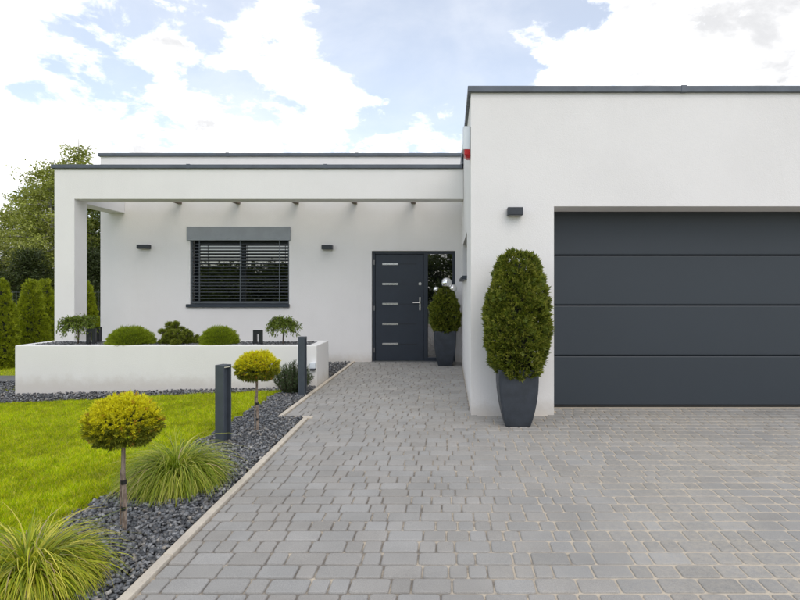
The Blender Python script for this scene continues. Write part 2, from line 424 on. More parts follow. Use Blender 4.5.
# ------------------------------------------------------------------ driveway
YW, YG, YD, XG = 10.17, 5.84, 6.24, 0.241
PITCH = 0.126
def kerb_x(y): return -1.41 - (y - 2.3) * 0.028 if y < 5.74 else -1.80
drive = MB()
SAND = [(-1.9, -.0120), (-.2, -.0100), (.9, -.0070), (2.2, -.0050), (9, -.0045)]      # joints are swept fuller before the garage
def sand_z(x): return float(np.interp(x, [p[0] for p in SAND], [p[1] for p in SAND]))
def bed(x0a, x0b, x1, y0, y1):
    xs = [p[0] for p in SAND if x0a + .3 < p[0] < x1] + [x1]
    pa, pb = x0a, x0b
    for x in xs:
        drive.add([(pa, y0, sand_z(pa)), (x, y0, sand_z(x)), (x, y1, sand_z(x)), (pb, y1, sand_z(pb))], [(0, 1, 2, 3)]); pa = pb = x
bed(kerb_x(-1) - .02, kerb_x(5.73) - .02, 9, -1, 5.74)
bed(-1.82, -1.82, 9, 5.74, YD + .03)
bed(-1.82, -1.82, XG + .1, YD + .03, YW + .1)
driveway = drive.build('driveway', M_JOINT); driveway['kind'] = 'structure'

pav = []
y = 0.9; row = 0
while y < YW - .02:
    y1 = min(y + PITCH, YW)
    yc = (y + y1) / 2
    x = max(kerb_x(y), kerb_x(y1 - .001) if y < 5.7 < y1 else -9) + 0.006
    if y < 5.74 < y1: x = kerb_x(y) + .006
    xe = 6.6 if yc < YG - .05 else (XG - .004 if y1 > YD + .05 else 6.6)
    first = True; last = None
    while x < xe - .03:
        w = random.choices((.095, .128, .192), (.36, .30, .34))[0] * random.uniform(.97, 1.03)
        if first: w *= random.uniform(.5, 1.0); first = False
        if x + w > xe - .05: w = xe - x
        cx = x + w / 2
        if not (YG - .02 < yc and XG + .05 < cx < 1.13):
            pav.append((x, x + w, y, y1))
        x += w
    y += PITCH; row += 1
def paver_geo(p):
    x0, x1, y0, y1 = p; j = 0.0042
    x0 += j * random.uniform(.7, 1.2); x1 -= j * random.uniform(.7, 1.2); y0 += j * random.uniform(1.15, 1.5); y1 -= j * random.uniform(1.15, 1.5)
    r = min(0.013 * random.uniform(.8, 1.4), (x1 - x0) * .3); dz = random.uniform(-.0012, .0012); tx = random.uniform(-.005, .005); ty = random.uniform(-.005, .005)
    cx, cy = (x0 + x1) / 2, (y0 + y1) / 2
    rings = []
    for ins, z in ((0, -.035), (0, -.0078), (.0026, -.0020), (.0080, 0.0)):
        pts = rrect(x0 + ins, x1 - ins, y0 + ins, y1 - ins, max(r - ins * .4, .004), z, 3)
        rings.append([(a, b, c + (dz + (a - cx) * tx + (b - cy) * ty if c > -.03 else 0)) for a, b, c in pts])
    return rings
def paver_col():
    b = random.gauss(0.325, 0.014); wv = random.uniform(-.005, .005)
    return (b + .016 + wv, b + .002, b - .020 - wv)
def area(p):
    x0, x1, y0, y1 = p; s = lambda x, y: (449 + x * F / y, 290 + CAMZ * F / y)
    (u0, v0), (u1, _) = s(x0, y0), s(x1, y0); v1 = 290 + CAMZ * F / y1
    um = (u0 + u1) / 2
    if um < 2 or um > 798 or v0 > 606 or y0 < 2.28: return 0
    return (u1 - u0) * (v0 - v1)
order = sorted(range(len(pav)), key=lambda i: -area(pav[i]))
single = set(order[:300])
V = []; Q = []; Cc = []; tops = []; rest = MB(); restcol = []
for i, p in enumerate(pav):
    if i in single:
        MB().rings(paver_geo(p), cap0=False).build('paver', M_PAVER, driveway, col=paver_col())
    else:
        k0 = len(rest.v); rest.rings(paver_geo(p), cap0=False); restcol += [paver_col()] * (len(rest.v) - k0)
ro = rest.build('paver_field', M_PAVER, driveway); ro['kind'] = 'stuff'
a = ro.data.color_attributes.new('tint', 'FLOAT_COLOR', 'POINT')
a.data.foreach_set('color', np.concatenate([np.array(restcol), np.ones((len(restcol), 1))], 1).astype(np.float32).ravel())

# kerb: edging stones, one metre each
kerb = empty('kerb', (-1.5, 3, 0)); kerb['kind'] = 'structure'
def kstone(a, b, w=0.05, top=0.012):
    a = Vector((*a, 0)); b = Vector((*b, 0)); d = (b - a); L = d.length; d.normalize(); ang = math.atan2(d.y, d.x)
    mb = MB().box(0.002, L - .002, 0, w, -.12, top, bev=0.004)
    o = mb.build('kerb_stone', M_KERB, kerb); o.matrix_parent_inverse = Matrix.Identity(4)
    o.location = Vector((a.x, a.y, random.uniform(-.0015, .0015))) - kerb.location; o.rotation_euler = (0, 0, ang)
    return o
ys = [0.74, 1.74, 2.74, 3.74, 4.74, 5.74]
for i in range(5):
    kstone((kerb_x(ys[i]), ys[i]), (kerb_x(ys[i + 1] - .001), ys[i + 1] - (0 if i < 4 else .0)))
kstone((-1.452 - .008, 5.742), (-1.852, 5.742))       # the jog: runs towards -x, its body lies on the -y side
for i in range(5):
    a0 = 5.742 + i * .886; kstone((-1.80, a0), (-1.80, a0 + .886))

# ------------------------------------------------------------------ slate gravel
def gravel_ok(x, y):
    if y < 5.74:
        main = (x > LAWN_X - .02 + .03 * np.sin(y * 9)) & (x < -1.468 - (y - 2.3) * .028)
    else:
        main = (x > LAWN_X - .02 + .03 * np.sin(y * 9)) & (x < -1.858) & (y < 7.5)
    return main
def chips(n, xs, ys, zs, smin=.009, smax=.0195):
    base = np.array([[sx, sy, sz] for sz in (-1, 1) for sy in (-1, 1) for sx in (-1, 1)], float)
    Vb = base[None] * rng.uniform(.55, 1.0, (n, 8, 3))
    sc = np.stack([rng.uniform(smin, smax, n), rng.uniform(smin * .6, smax * .7, n), rng.uniform(.004, .009, n)], 1)
    Vb = Vb * sc[:, None]
    a = rng.uniform(0, 6.28, n); bx_ = rng.normal(0, .42, n); by_ = rng.normal(0, .42, n)
    def rot(V, ang, i, j):
        c, s = np.cos(ang)[:, None], np.sin(ang)[:, None]; o = V.copy(); o[..., i] = V[..., i] * c - V[..., j] * s; o[..., j] = V[..., i] * s + V[..., j] * c; return o
    Vb = rot(rot(rot(Vb, bx_, 1, 2), by_, 0, 2), a, 0, 1)
    Vb = Vb + np.stack([xs, ys, zs], 1)[:, None]
    fb = np.array([(0, 2, 3, 1), (4, 5, 7, 6), (0, 1, 5, 4), (2, 6, 7, 3), (0, 4, 6, 2), (1, 3, 7, 5)])
    Fc = (fb[None] + (np.arange(n) * 8)[:, None, None]).reshape(-1, 4)
    c = pick([(.085, .090, .098), (.13, .137, .148), (.19, .197, .207), (.06, .063, .069), (.28, .283, .286), (.17, .163, .156)], n, .25)
    light = rng.uniform(0, 1, n) < .035; c[light] = pick([(.36, .34, .31), (.30, .27, .23)], int(light.sum()), .2)
    return Vb.reshape(-1, 3), Fc, np.repeat(c, 8, 0)
def scatter_gravel():
    P = []
    # strip between lawn and kerb
    m = 40000
    x = rng.uniform(LAWN_X - .05, -1.43, m); yy = rng.uniform(1.6, 7.5, m)
    edge = LAWN_X + .025 * np.sin(yy * 9) + .02 * np.sin(yy * 23)
    right = np.where(yy < 5.72, -1.47 - (yy - 2.3) * .028, -1.866)
    k = (x > edge) & (x < right) & (rng.uniform(0, 1, m) < np.where(yy < 5.0, 1, .75)); P.append(np.stack([x[k], yy[k]], 1))
    # strip along the raised bed and round its left end
    m = 13000
    x = rng.uniform(-7.6, LAWN_X, m); yy = rng.uniform(6.5, 8.7, m)
    k = (yy > lawn_back(x) + .02 * np.sin(x * 11)) & ((yy < 7.5) | (x < -6.12)); P.append(np.stack([x[k], yy[k]], 1))
    x = rng.uniform(-3, -1.86, 2600); yy = rng.uniform(8.26, 10.1, 2600); P.append(np.stack([x, yy], 1))
    P = np.concatenate(P); n = len(P)
    return chips(n, P[:, 0], P[:, 1], terr(P[:, 0]) + rng.uniform(-.018, .022, n))
gv, gf, gc = scatter_gravel()
tag(np_obj('slate_gravel', gv, gf, M_CHIP, col=gc), 'dark slate chippings between lawn, kerb and raised bed', 'gravel', kind='stuff')

# ------------------------------------------------------------------ lawn blades
def blades_flat(x, y, z, h, w, cols):
    n = len(x); a = rng.uniform(0, 6.28, n); lean = rng.normal(0, .5, (n, 2)) * h[:, None]
    B = np.stack([x, y, z], 1); sd = np.stack([np.cos(a), np.sin(a), np.zeros(n)], 1) * w[:, None] / 2
    T = B + np.stack([lean[:, 0], lean[:, 1], h], 1)
    V = np.stack([B - sd, B + sd, T], 1).reshape(-1, 3)
    return V, np.arange(3 * n).reshape(n, 3), np.repeat(cols, 3, 0)
m = 420000
yy = rng.uniform(1.9, 7.4, m); x = LAWN_X + .03 - rng.uniform(0, 1, m) * (0.9 + yy * .82 - 1.0)
k = (yy < lawn_back(x) + .03 + .02 * np.sin(x * 11)) & (x < LAWN_X + .04 + .025 * np.sin(yy * 9))
x, yy = x[k], yy[k]
m2 = 26000; xb = rng.uniform(-11, -6.9, m2); yb = rng.uniform(9.4, 12, m2)
tuft_x = rng.normal(-6.9, .28, 2500); tuft_y = rng.normal(7.9, .09, 2500)
x = np.concatenate([x, xb, tuft_x]); yy = np.concatenate([yy, yb, tuft_y]); n = len(x)
mott = 1.1 * vnoise(x, yy, .07, 1) + 1.0 * vnoise(x, yy, .19, 2) + .8 * vnoise(x, yy, .6, 3) + .9 * vnoise(x, yy, .03, 4)
patch = .5 + .5 * np.sin(x * 2.3 + 1.3 * np.sin(yy * 1.7)) * np.sin(yy * 2.9 + x)
cl = pick([(.44, .52, .005), (.54, .60, .006), (.33, .44, .004), (.62, .64, .012), (.66, .62, .04), (.36, .48, .01), (.22, .32, .006), (.60, .54, .12)], n, .22) * (1.0 + .17 * mott)[:, None]
lv, lf, lc = blades_flat(x, yy, terr(x) - .012, rng.uniform(.014, .034, n) * np.clip(1 + .25 * mott, .4, 1.9), rng.uniform(.003, .006, n), np.clip(cl, .005, .8))
tag(np_obj('lawn_grass', lv, lf, M_MOWN, col=lc), 'short bright green mown lawn grass', 'grass', kind='stuff')

# ================================================================= HOUSE
house = empty('house', (-3, YW, 0), label='white flat-roofed modern bungalow with grey garage door and pergola porch', cat='house')
house_loc = house.location.copy(); house.location = (0, 0, 0)
ZH, ZG = 3.915, 3.53
# --- main front wall with window and door openings
XL = -6.65
W0, W1, WZ0, WZ1 = -4.94, -3.05, 1.075, 2.33
D0, D1, DZ = -1.475, 0.118, 2.117
wall_holes('wall', (XL, YW, 0), (1, 0, 0), (0, -1, 0), XG + 3.0 - XL, ZH, .32, [(W0 - XL, W1 - XL, WZ0, WZ1), (D0 - XL, D1 - XL, -.2, DZ)], house, z0=-.2)
box('side_wall', (XL, XL + .3, YW + .32, 17, -.2, ZH), M_STUCCO, house)
box('roof', (XL + .3, XG + 5, YW + .32, 17, ZH - .35, ZH - .25), M_CAP, house)
def cap(x0, x1, y0, y1, z, h=.06, over=.032):
    """metal coping in lengths with a raised joint between"""
    o = MB().box(x0 - over, x1 + over, y0 - over, y1 + over, z, z + h, bev=.006).build('coping', M_CAP, house); return o
def coping_x(x0, x1, y0, y1, z, h=.06, over=.035, seg=2.5):
    o = MB()
    n = max(1, round((x1 - x0) / seg)); xs = np.linspace(x0 - over, x1 + over, n + 1)
    for i in range(n): o.box(xs[i] + (.001 if i else 0), xs[i + 1] - .001, y0 - over, y1 + over, z, z + h + random.uniform(0, .003), bev=.006)
    for i in range(1, n): o.box(xs[i] - .03, xs[i] + .03, y0 - over - .004, y1 + over + .004, z - .003, z + h + .007, bev=.003)
    return o.build('coping', M_CAP, house)
coping_x(XL, XG + 2.9, YW, YW + .32, ZH, .062)
# --- pergola portal: column and beam in one, with its return to the wall
YP0, YP1 = 8.79, 9.10
ZB, ZT = 2.868, 3.372
out = [(-6.51, -.2), (-6.18, -.2), (-6.18, ZB), (XG - .003, ZB), (XG - .003, ZT), (-6.51, ZT)]
pf = MB(); k = len(out)
pf.add([(x, YP0, z) for x, z in out] + [(x, YP1, z) for x, z in out], [tuple(range(k)), tuple(range(2 * k - 1, k - 1, -1))] + [(i, (i + 1) % k, k + (i + 1) % k, k + i) for i in range(k)])
po = pf.build('pergola_portal', M_STUCCO, house)
bm = bmesh.new(); bm.from_mesh(po.data); bmesh.ops.bevel(bm, geom=bm.edges[:], offset=.008, segments=2, profile=.5, affect='EDGES'); bm.to_mesh(po.data); bm.free()
box('pergola_side_beam', (-6.505, -6.185, YP1 + .001, YW - .001, ZB - .03, ZT - .004), M_STUCCO, house, bev=.006)
coping_x(-6.51, XG - .05, YP0, YP1, ZT, .062, seg=2.3)
box('coping', (-6.545, -6.15, YP1 + .04, YW - .003, ZT, ZT + .058), M_CAP, house, bev=.005)
for i in range(6):
    u = 121.5 + i * 58.4; xc = (u - 449) * YW / F
    box('rafter', (xc - .042, xc + .042, YP1 + .002, YW - .002, 3.01, 3.14), M_WOOD, house, bev=.004)
# upturned flashing where the beam coping meets the garage
box('flashing', (XG - .035, XG - .002, YP0 - .05, YW - .05, ZT + .064, ZT + .30), M_CAP, house, bev=.004)

# --- garage block
wall_holes('garage_wall', (XG, YG, 0), (1, 0, 0), (0, -1, 0), 7.0, ZG, .40, [(1.15 - XG, 6.15 - XG, -.2, 2.287)], house, z0=-.2)
S0, S1, SZ0, SZ1 = 7.15, 9.25, 1.56, 2.15
wall_holes('garage_side_wall', (XG, YW, 0), (0, -1, 0), (-1, 0, 0), YW - YG - .40, ZG, .25, [(YW - S1, YW - S0, SZ0, SZ1)], house, z0=-.2)
box('garage_side_wall', (XG, XG + .25, YW + .32, 13, ZG - .6, ZG), M_STUCCO, house)
box('roof', (XG + .25, XG + 7, YG + .4, 13, ZG - .3, ZG - .2), M_CAP, house)
coping_x(XG, XG + 7.0, YG, YG + .40, ZG, .066, over=.036, seg=2.35)
box('coping', (XG - .036, XG + .29, YG + .44, 13, ZG, ZG + .064), M_CAP, house, bev=.006)
# --- side window in the garage flank
sw = empty('side_window'); sw.parent = house
box('frame', (XG + .10, XG + .14, S0 + .001, S1 - .001, SZ0 + .001, SZ1 - .001), M_ANTH, sw)
box('pane', (XG + .085, XG + .0985, S0 + .07, S1 - .07, SZ0 + .07, SZ1 - .07), M_GLASS, sw)
box('sill', (XG - .06, XG + .085, S0 - .02, S1 + .02, SZ0 - .045, SZ0 + .004), M_SILL, sw, bev=.004)
# --- garage door: four wide panels
gd = empty('garage_door'); gd.parent = house
zs = [0.012, .597, 1.19, 1.775, 2.33]
for i in range(4):
    mb = MB(); y0 = YD + .012
    z0, z1 = zs[i] + .004, zs[i + 1] - .004
    prof = [(y0 + .012, z0 - .002), (y0 + .002, z0 + .010), (y0, z0 + .016), (y0, z1 - .010), (y0 + .003, z1 - .003), (y0 + .014, z1), (y0 + .05, z1), (y0 + .05, z0)]
    mb.rings([[(x, p[0], p[1]) for p in prof] for x in (1.06, 6.24)])
    mb.build('panel', M_GDOOR, gd)
box('bottom_seal', (1.10, 6.2, YD + .014, YD + .05, -.004, .016), M_BLACK, gd)
box('guide_rail', (1.04, 1.155, YD + .003, YD + .011, 0, 2.33), M_GDOOR, gd)
box('backing', (1.06, 6.24, YD + .064, YD + .075, 0, 2.34), M_BLACK, gd)

# --- window with external venetian blind
wn = empty('window'); wn.parent = house
yf = YW + .17
for nm, d in (('frame', (W0 + .001, W1 - .001, yf, yf + .07, WZ0 + .001, WZ0 + .075)), ('frame', (W0 + .001, W1 - .001, yf, yf + .07, WZ1 - .085, WZ1 - .001)),
              ('frame', (W0 + .001, W0 + .075, yf, yf + .07, WZ0 + .076, WZ1 - .086)), ('frame', (W1 - .075, W1 - .001, yf, yf + .07, WZ0 + .076, WZ1 - .086)),
              ('mullion', (-4.03, -3.95, yf, yf + .07, WZ0 + .076, WZ1 - .086))):
    box(nm, d, M_ANTH, wn, bev=.004)
for a, b in ((W0 + .075, -4.03), (-3.95, W1 - .075)):
    box('pane', (a, b, yf + .03, yf + .045, WZ0 + .076, WZ1 - .086), M_GLASS, wn)
box('blind_box', (W0 - .055, W1 + .03, YW - .03, YW - .002, WZ1 - .015, WZ1 + .245), M_BOX, wn, bev=.004)
box('guide_rail', (W0 + .002, W0 + .028, YW + .035, YW + .07, WZ0 + .03, WZ1), M_SLAT, wn)
box('guide_rail', (W1 - .028, W1 - .002, YW + .035, YW + .07, WZ0 + .03, WZ1), M_SLAT, wn)
ns = 20
tl = R(14)
for i in range(ns):
    z = WZ0 + .075 + i * (WZ1 - WZ0 - .09) / (ns - 1)
    mb = MB(); sec = []
    hw = .038
    for s_, b_ in ((-1, 0), (-.5, .004), (0, .0055), (.5, .004), (1, 0)):
        sec.append((s_ * hw * math.cos(tl), s_ * hw * math.sin(tl) + b_))
    ring = sec + [(a_, b_ - .0016) for a_, b_ in reversed(sec)]
    mb.rings([[(xx, YW + .054 + a_, z + b_) for a_, b_ in ring] for xx in (W0 + .022, W1 - .022)]); mb.build('slat', M_SLAT, wn)
box('bottom_rail', (W0 + .02, W1 - .02, YW + .025, YW + .083, WZ0 + .036, WZ0 + .062), M_SLAT, wn, bev=.003)
for xx in (W0 + .17, -3.99, W1 - .19):
    MB().box(xx - .006, xx + .006, YW + .012, YW + .015, WZ0 + .05, WZ1).build('ladder_tape', M_SLAT, wn)
box('sill', (W0 - .06, W1 + .012, YW - .05, YW + .165, WZ0 - .035, WZ0 + .026), M_SILL, wn, bev=.005)

# --- entrance door with side light
dr = empty('front_door'); dr.parent = house
yf = YW + .05
LX0, LX1 = -1.42, -.485          # leaf
SX0, SX1 = -.405, .065           # side light glass
for d in ((D0 + .001, LX0, yf, yf + .09, 0, DZ - .001), (LX0, D1 - .001, yf, yf + .09, DZ - .055, DZ - .001), (LX1, SX0, yf, yf + .09, 0, DZ - .055), (SX1, D1 - .001, yf, yf + .09, 0, DZ - .055), (SX0, SX1, yf + .002, yf + .088, 0, .075)):
    MB().box(*d, bev=.003).build('frame', M_ANTH, dr)
leaf = MB().box(LX0 + .004, LX1 - .004, yf + .018, yf + .085, .012, DZ - .06, bev=.004).build('leaf', M_ANTH, dr)
for v in (264, 284, 304, 324, 344):
    z = CAMZ - (v - 290) * (YW + .07) / F
    box('inlay', (-1.28, -.975, yf + .012, yf + .0178, z - .019, z + .019), M_STEEL, dr, bev=.002)
    box('groove', (-.975, -.62, yf + .0165, yf + .0178, z - .004, z + .004), M_BLACK, dr)
zh = 1.10
hd = MB().box(-.572, -.542, yf + .008, yf + .0178, zh - .12, zh + .13, bev=.003)
hd.tube([(-.557, yf + .012, zh + .03), (-.557, yf - .045, zh + .03)], .010, 8); hd.tube([(-.553, yf - .042, zh + .03), (-.69, yf - .042, zh + .03)], .010, 8)
hd.build('handle', M_STEEL, dr)
MB().tube([(-.557, yf + .0178, 1.49), (-.557, yf + .004, 1.49)], .030, 16).build('lock', M_STEEL, dr)
for z in (.22, 1.02, 1.9): MB().tube([(LX0 - .012, yf - .008, z - .045), (LX0 - .012, yf - .008, z + .045)], .009, 8).build('hinge', M_STEEL, dr)
box('pane', (SX0 + .001, SX1 - .001, yf + .04, yf + .05, .076, DZ - .056), M_GLASS, dr)
box('threshold', (D0 + .002, D1 - .002, YW - .03, yf - .001, -.03, .012), M_TRACK, dr)
box('backing', (D0, D1, YW + .2, YW + .22, 0, DZ), M_BLACK, dr)

# ------------------------------------------------------------------ raised bed
PX0, PX1, PY0, PY1, PZ = -6.11, -1.862, 7.5, 8.25, .589
rb = empty('raised_bed', (-4, 7.95, -.1), label='long low white rendered raised bed with clipped shrubs', cat='raised bed')
rb.location = (0, 0, 0)
tw = .13
wl = MB()
o4 = [(PX0, PY0), (PX1, PY0), (PX1, PY1), (PX0, PY1)]; i4 = [(PX0 + tw, PY0 + tw), (PX1 - tw, PY0 + tw), (PX1 - tw, PY1 - tw), (PX0 + tw, PY1 - tw)]
wl.rings([[(*p, -.25) for p in o4], [(*p, PZ) for p in o4], [(*p, PZ) for p in i4], [(*p, .2) for p in i4]], cap0=False, cap1=False)
wo_ = wl.build('wall', M_STUCCO, rb)
bm = bmesh.new(); bm.from_mesh(wo_.data)
bmesh.ops.bevel(bm, geom=[e for e in bm.edges if all(v.co.z > -.2 for v in e.verts) or abs(e.verts[0].co.z - e.verts[1].co.z) > .3], offset=.01, segments=2, profile=.5, affect='EDGES'); bm.to_mesh(wo_.data); bm.free()
SZ = PZ - .014
box('soil', (PX0 + tw - .02, PX1 - tw + .02, PY0 + tw - .02, PY1 - tw + .02, .25, SZ), M_SOIL, rb)
gx = rng.uniform(PX0 + tw, PX1 - tw, 5200); gy = rng.uniform(PY0 + tw, PY1 - tw, 5200)
cv, cf, cc = chips(5200, gx, gy, SZ + rng.uniform(-.004, .012, 5200)); co = np_obj('chippings', cv, cf, M_CHIP, rb, col=cc); co['kind'] = 'stuff'

# ================================================================= FIXTURES
def wall_light(x, y, z, w, h, d, label):
    e = empty('wall_light', (x, y, z), label=label, cat='wall lamp')
    b = MB().box(-w / 2, w / 2, -d, 0, -h / 2, h / 2, bev=.006).build('housing', M_LAMP, e)
    MB().box(-w / 2 + .012, w / 2 - .012, -d + .012, -.012, -h / 2 - .004, -h / 2 + .001).build('diffuser', M_FROST, e)
    return e
wall_light(.716, YG - .001, 2.222, .165, .085, .10, 'graphite box lamp on the garage wall above the potted conifer')
wall_light((145.5 - 449) * YW / F, YW - .001, CAMZ + 43 * YW / F, .22, .075, .11, 'graphite box lamp between the porch column and the shuttered window')
wall_light((328 - 449) * YW / F, YW - .001, CAMZ + 42.5 * YW / F, .20, .085, .11, 'graphite box lamp between the shuttered window and the front door')
sr = empty('alarm_siren', (XG, 6.02, 2.85), label='white alarm siren with red lens high on the garage flank', cat='siren')
mb = MB(); mb.rings([rrect(-.085, -.001, -.10, .10, .015, z_, 3) for z_ in (.085, .34)]); mb.build('case', M_PLASTIC, sr)
mb = MB(); mb.rings([rrect(-.045, -.003, -.05, .05, .01, -.002, 3), rrect(-.070, -.002, -.09, .09, .015, .03, 3), rrect(-.072, -.002, -.096, .096, .015, .084, 3)]); mb.build('lens', M_RED, sr)

def portal_lamp(name, loc, rz, w, d, h, leg, label, cat, closed=False, mt=None):
    e = empty(name, loc, rz, label=label, cat=cat)
    mb = MB()
    out = [(-w / 2, -.06), (-w / 2 + leg, -.06), (-w / 2 + leg, h - leg * 1.1), (w / 2 - leg, h - leg * 1.1), (w / 2 - leg, -.06), (w / 2, -.06), (w / 2, h), (-w / 2, h)]
    k = len(out)
    mb.add([(x_, -d / 2, z_) for x_, z_ in out] + [(x_, d / 2, z_) for x_, z_ in out], [tuple(range(k)), tuple(range(2 * k - 1, k - 1, -1))] + [(i, (i + 1) % k, k + (i + 1) % k, k + i) for i in range(k)])
    mb.build('body', mt or M_BOLL, e)
    MB().box(-w / 2 + leg + .002, w / 2 - leg - .002, -d / 2 + .004, d / 2 - .004, h - leg * 1.1 - (.010 if closed else .004), h - leg * 1.1 - .001).build('diffuser', M_LED if closed else M_FROST, e)
    if closed: MB().box(-w / 2 + leg + .001, w / 2 - leg - .001, -d / 2 + .035, d / 2 - .002, -.05, h - leg * 1.1 - .012).build('back_panel', M_BOLL, e)
    return e
portal_lamp('bollard_light', (-2.02, 4.77, float(terr(-2.02))), R(70), .098, .092, .705, .012, 'tall graphite bollard light in the gravel between grass clump and golden shrub', 'bollard light', True)
portal_lamp('bollard_light', (-1.905, 6.93, 0), R(86), .09, .085, .765, .012, 'tall graphite bollard light in front of the raised bed corner', 'bollard light', True)
portal_lamp('garden_light', ((258 - 449) * 7.72 / F, 7.72, SZ), 0, .130, .05, .215, .050, 'small black arch light in the raised bed beside the weeping tree under the window end', 'garden light', mt=M_LAMPK)
portal_lamp('garden_light', ((91.5 - 449) * 7.72 / F, 7.72, SZ), R(8), .115, .06, .235, .040, 'small black arch light in the raised bed, nearer the porch column of a pair', 'garden light', mt=M_LAMPK)
portal_lamp('garden_light', ((97 - 449) * 8.02 / F, 8.02, SZ), R(-4), .115, .06, .24, .040, 'small black arch light in the raised bed, nearer the round clipped shrub of a pair', 'garden light', mt=M_LAMPK)
sk = empty('outdoor_socket', (PX1, 7.58, .24), label='white outdoor socket box on the end of the raised bed', cat='socket')
sk.location = (PX1 - .045, PY0, .27)
MB().box(-.04, .04, -.06, -.001, 0, .085, bev=.01).build('case', M_PLASTIC, sk)
MB().box(-.036, .036, -.062, -.004, -.028, -.001, bev=.004).build('flap', M_LAMP, sk)

# ================================================================= POTTED PLANTS
def pot_rings(hb, ht, h, r=.02):
    rs = []
    f = lambda q: hb + (ht - hb) * (q ** .8) + .018 * math.sin(math.pi * q)
    for q in (0, .015, .15, .3, .45, .6, .75, .88, .97, 1.0):
        a = f(q) - (.006 if q in (0, 1.0) else 0); rs.append(rrect(-a, a, -a, a, r + .01 * q, q * h, 4))
    a = ht - .03; rs.append(rrect(-a, a, -a, a, r, h, 4)); rs.append(rrect(-a, a, -a, a, r, h - .06, 4))
    return rs
def potted(loc, rz, hb, ht, ph, bz0, bz1, prof, label, nsp, L, W_, tone, off=(0, 0)):
    e = empty('potted_conifer', loc, rz, label=label, cat='potted plant')
    MB().rings(pot_rings(hb, ht, ph)).build('pot', M_POT, e, smooth=False)
    h = bz1 - bz0
    MB().tube([(0, 0, ph - .07), (off[0] / 2, off[1] / 2, bz0 + h * .3), (off[0], off[1], bz0 + h * .8)], [.03, .022, .008], 8).build('trunk', M_BARK, e)
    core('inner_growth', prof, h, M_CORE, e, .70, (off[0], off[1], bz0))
    P, O = revolve_cloud(nsp, prof, h, lumps(14, .10), .86); P = lobes(P, O, nsp // 22)
    P = P + np.array([off[0], off[1], bz0])
    Dr = O * .9 + np.array([0, 0, .55]) + rng.normal(0, .35, O.shape)
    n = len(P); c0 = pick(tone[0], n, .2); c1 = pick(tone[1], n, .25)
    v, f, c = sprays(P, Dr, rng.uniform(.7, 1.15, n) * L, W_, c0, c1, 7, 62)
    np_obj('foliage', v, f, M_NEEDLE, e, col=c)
    return e
def egg(rmax, peak, top):
    def p(q):
        if q < peak: return rmax * (0.62 + .38 * math.sin(math.pi / 2 * q / peak))
        w = (q - peak) / (1 - peak); return rmax * (top + (1 - top) * math.cos(math.pi / 2 * w) ** .9) * (1 if w < .93 else (1 - (w - .93) * 6))
    return p
TH0 = [(.07, .10, .013), (.09, .125, .015), (.05, .075, .011)]
TH1 = [(.19, .225, .022), (.27, .295, .03), (.13, .17, .02), (.36, .36, .06)]
potted((.693, 5.455, 0), 0, .125, .200, .575, .50, 1.735, egg(.285, .32, .42), 'big clipped conifer in a tall graphite pot beside the garage door', 7200, .058, .0135, (TH0, TH1))
potted((-.075, 9.73, 0), R(4), .125, .195, .63, .60, 1.36, egg(.228, .36, .30), 'small conifer in a graphite pot beside the front door with silver balls', 3600, .055, .0145, (TH0, TH1))
for (u, v, r, lab) in ((446.5, 283, .098, 'large mirror-silver garden ball on a stick above the doorside conifer'), (436, 289.5, .052, 'small mirror-silver garden ball on a stick nearer the door handle'), (453, 288.5, .074, 'medium mirror-silver garden ball on a stick nearer the garage flank')):
    yb = 9.66; xb = (u - 449) * yb / F; zb = CAMZ - (v - 290) * yb / F
    e = empty('silver_ball', (xb, yb, zb), label=lab, cat='garden ornament')
    bm = bmesh.new(); bmesh.ops.create_uvsphere(bm, u_segments=24, v_segments=14, radius=r); mb = MB(); bm.verts.index_update()
    mb.add([q.co[:] for q in bm.verts], [[q.index for q in f_.verts] for f_ in bm.faces]); bm.free(); mb.build('ball', M_CHROME, e, smooth=True)
    MB().tube([(0, 0, -r), (.2 * (-.075 - xb), .03, .60 - zb)], .005, 6).build('stick', M_STEEL, e)

# ================================================================= BED PLANTS
def needle_dome(name, loc, rx, ry, h, n, L, W_, c0s, c1s, label, cat='shrub', up=.35):
    e = empty(name, loc, label=label, cat=cat)
    q = rng.uniform(0, 1, n) ** .8; th = rng.uniform(0, 6.28, n); phi = np.arccos(1 - q); lm = lumps(10, .05)(th, phi)
    s = rng.uniform(.78, 1.0, n) * lm
    O = np.stack([np.sin(phi) * np.cos(th), np.sin(phi) * np.sin(th), np.cos(phi)], 1)
    P = O * np.array([rx, ry, h]) * s[:, None] * .92
    Dr = O + np.array([0, 0, up]) + rng.normal(0, .28, (n, 3))
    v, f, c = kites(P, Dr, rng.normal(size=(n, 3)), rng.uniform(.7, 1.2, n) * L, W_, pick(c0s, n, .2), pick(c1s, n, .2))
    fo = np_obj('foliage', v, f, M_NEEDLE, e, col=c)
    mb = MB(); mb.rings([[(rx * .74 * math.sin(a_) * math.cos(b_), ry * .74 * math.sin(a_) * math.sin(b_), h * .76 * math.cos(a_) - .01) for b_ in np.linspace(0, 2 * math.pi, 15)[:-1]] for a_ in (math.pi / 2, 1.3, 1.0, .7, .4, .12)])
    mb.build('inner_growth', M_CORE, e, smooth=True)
    return e
GN0 = [(.16, .21, .012), (.19, .24, .014)]; GN1 = [(.31, .40, .02), (.40, .46, .03), (.26, .34, .02)]
yb = 7.78
needle_dome('dome_shrub', ((131 - 449) * yb / F, yb, SZ), .345, .29, .285, 22000, .034, .0042, GN0, GN1, 'low dome of fine green needles in the raised bed beside the pair of arch lights')
needle_dome('dome_shrub', ((219.5 - 449) * yb / F, yb, SZ), .29, .26, .285, 20000, .034, .0042, GN0, GN1, 'low dome of fine green needles in the raised bed under the shuttered window')
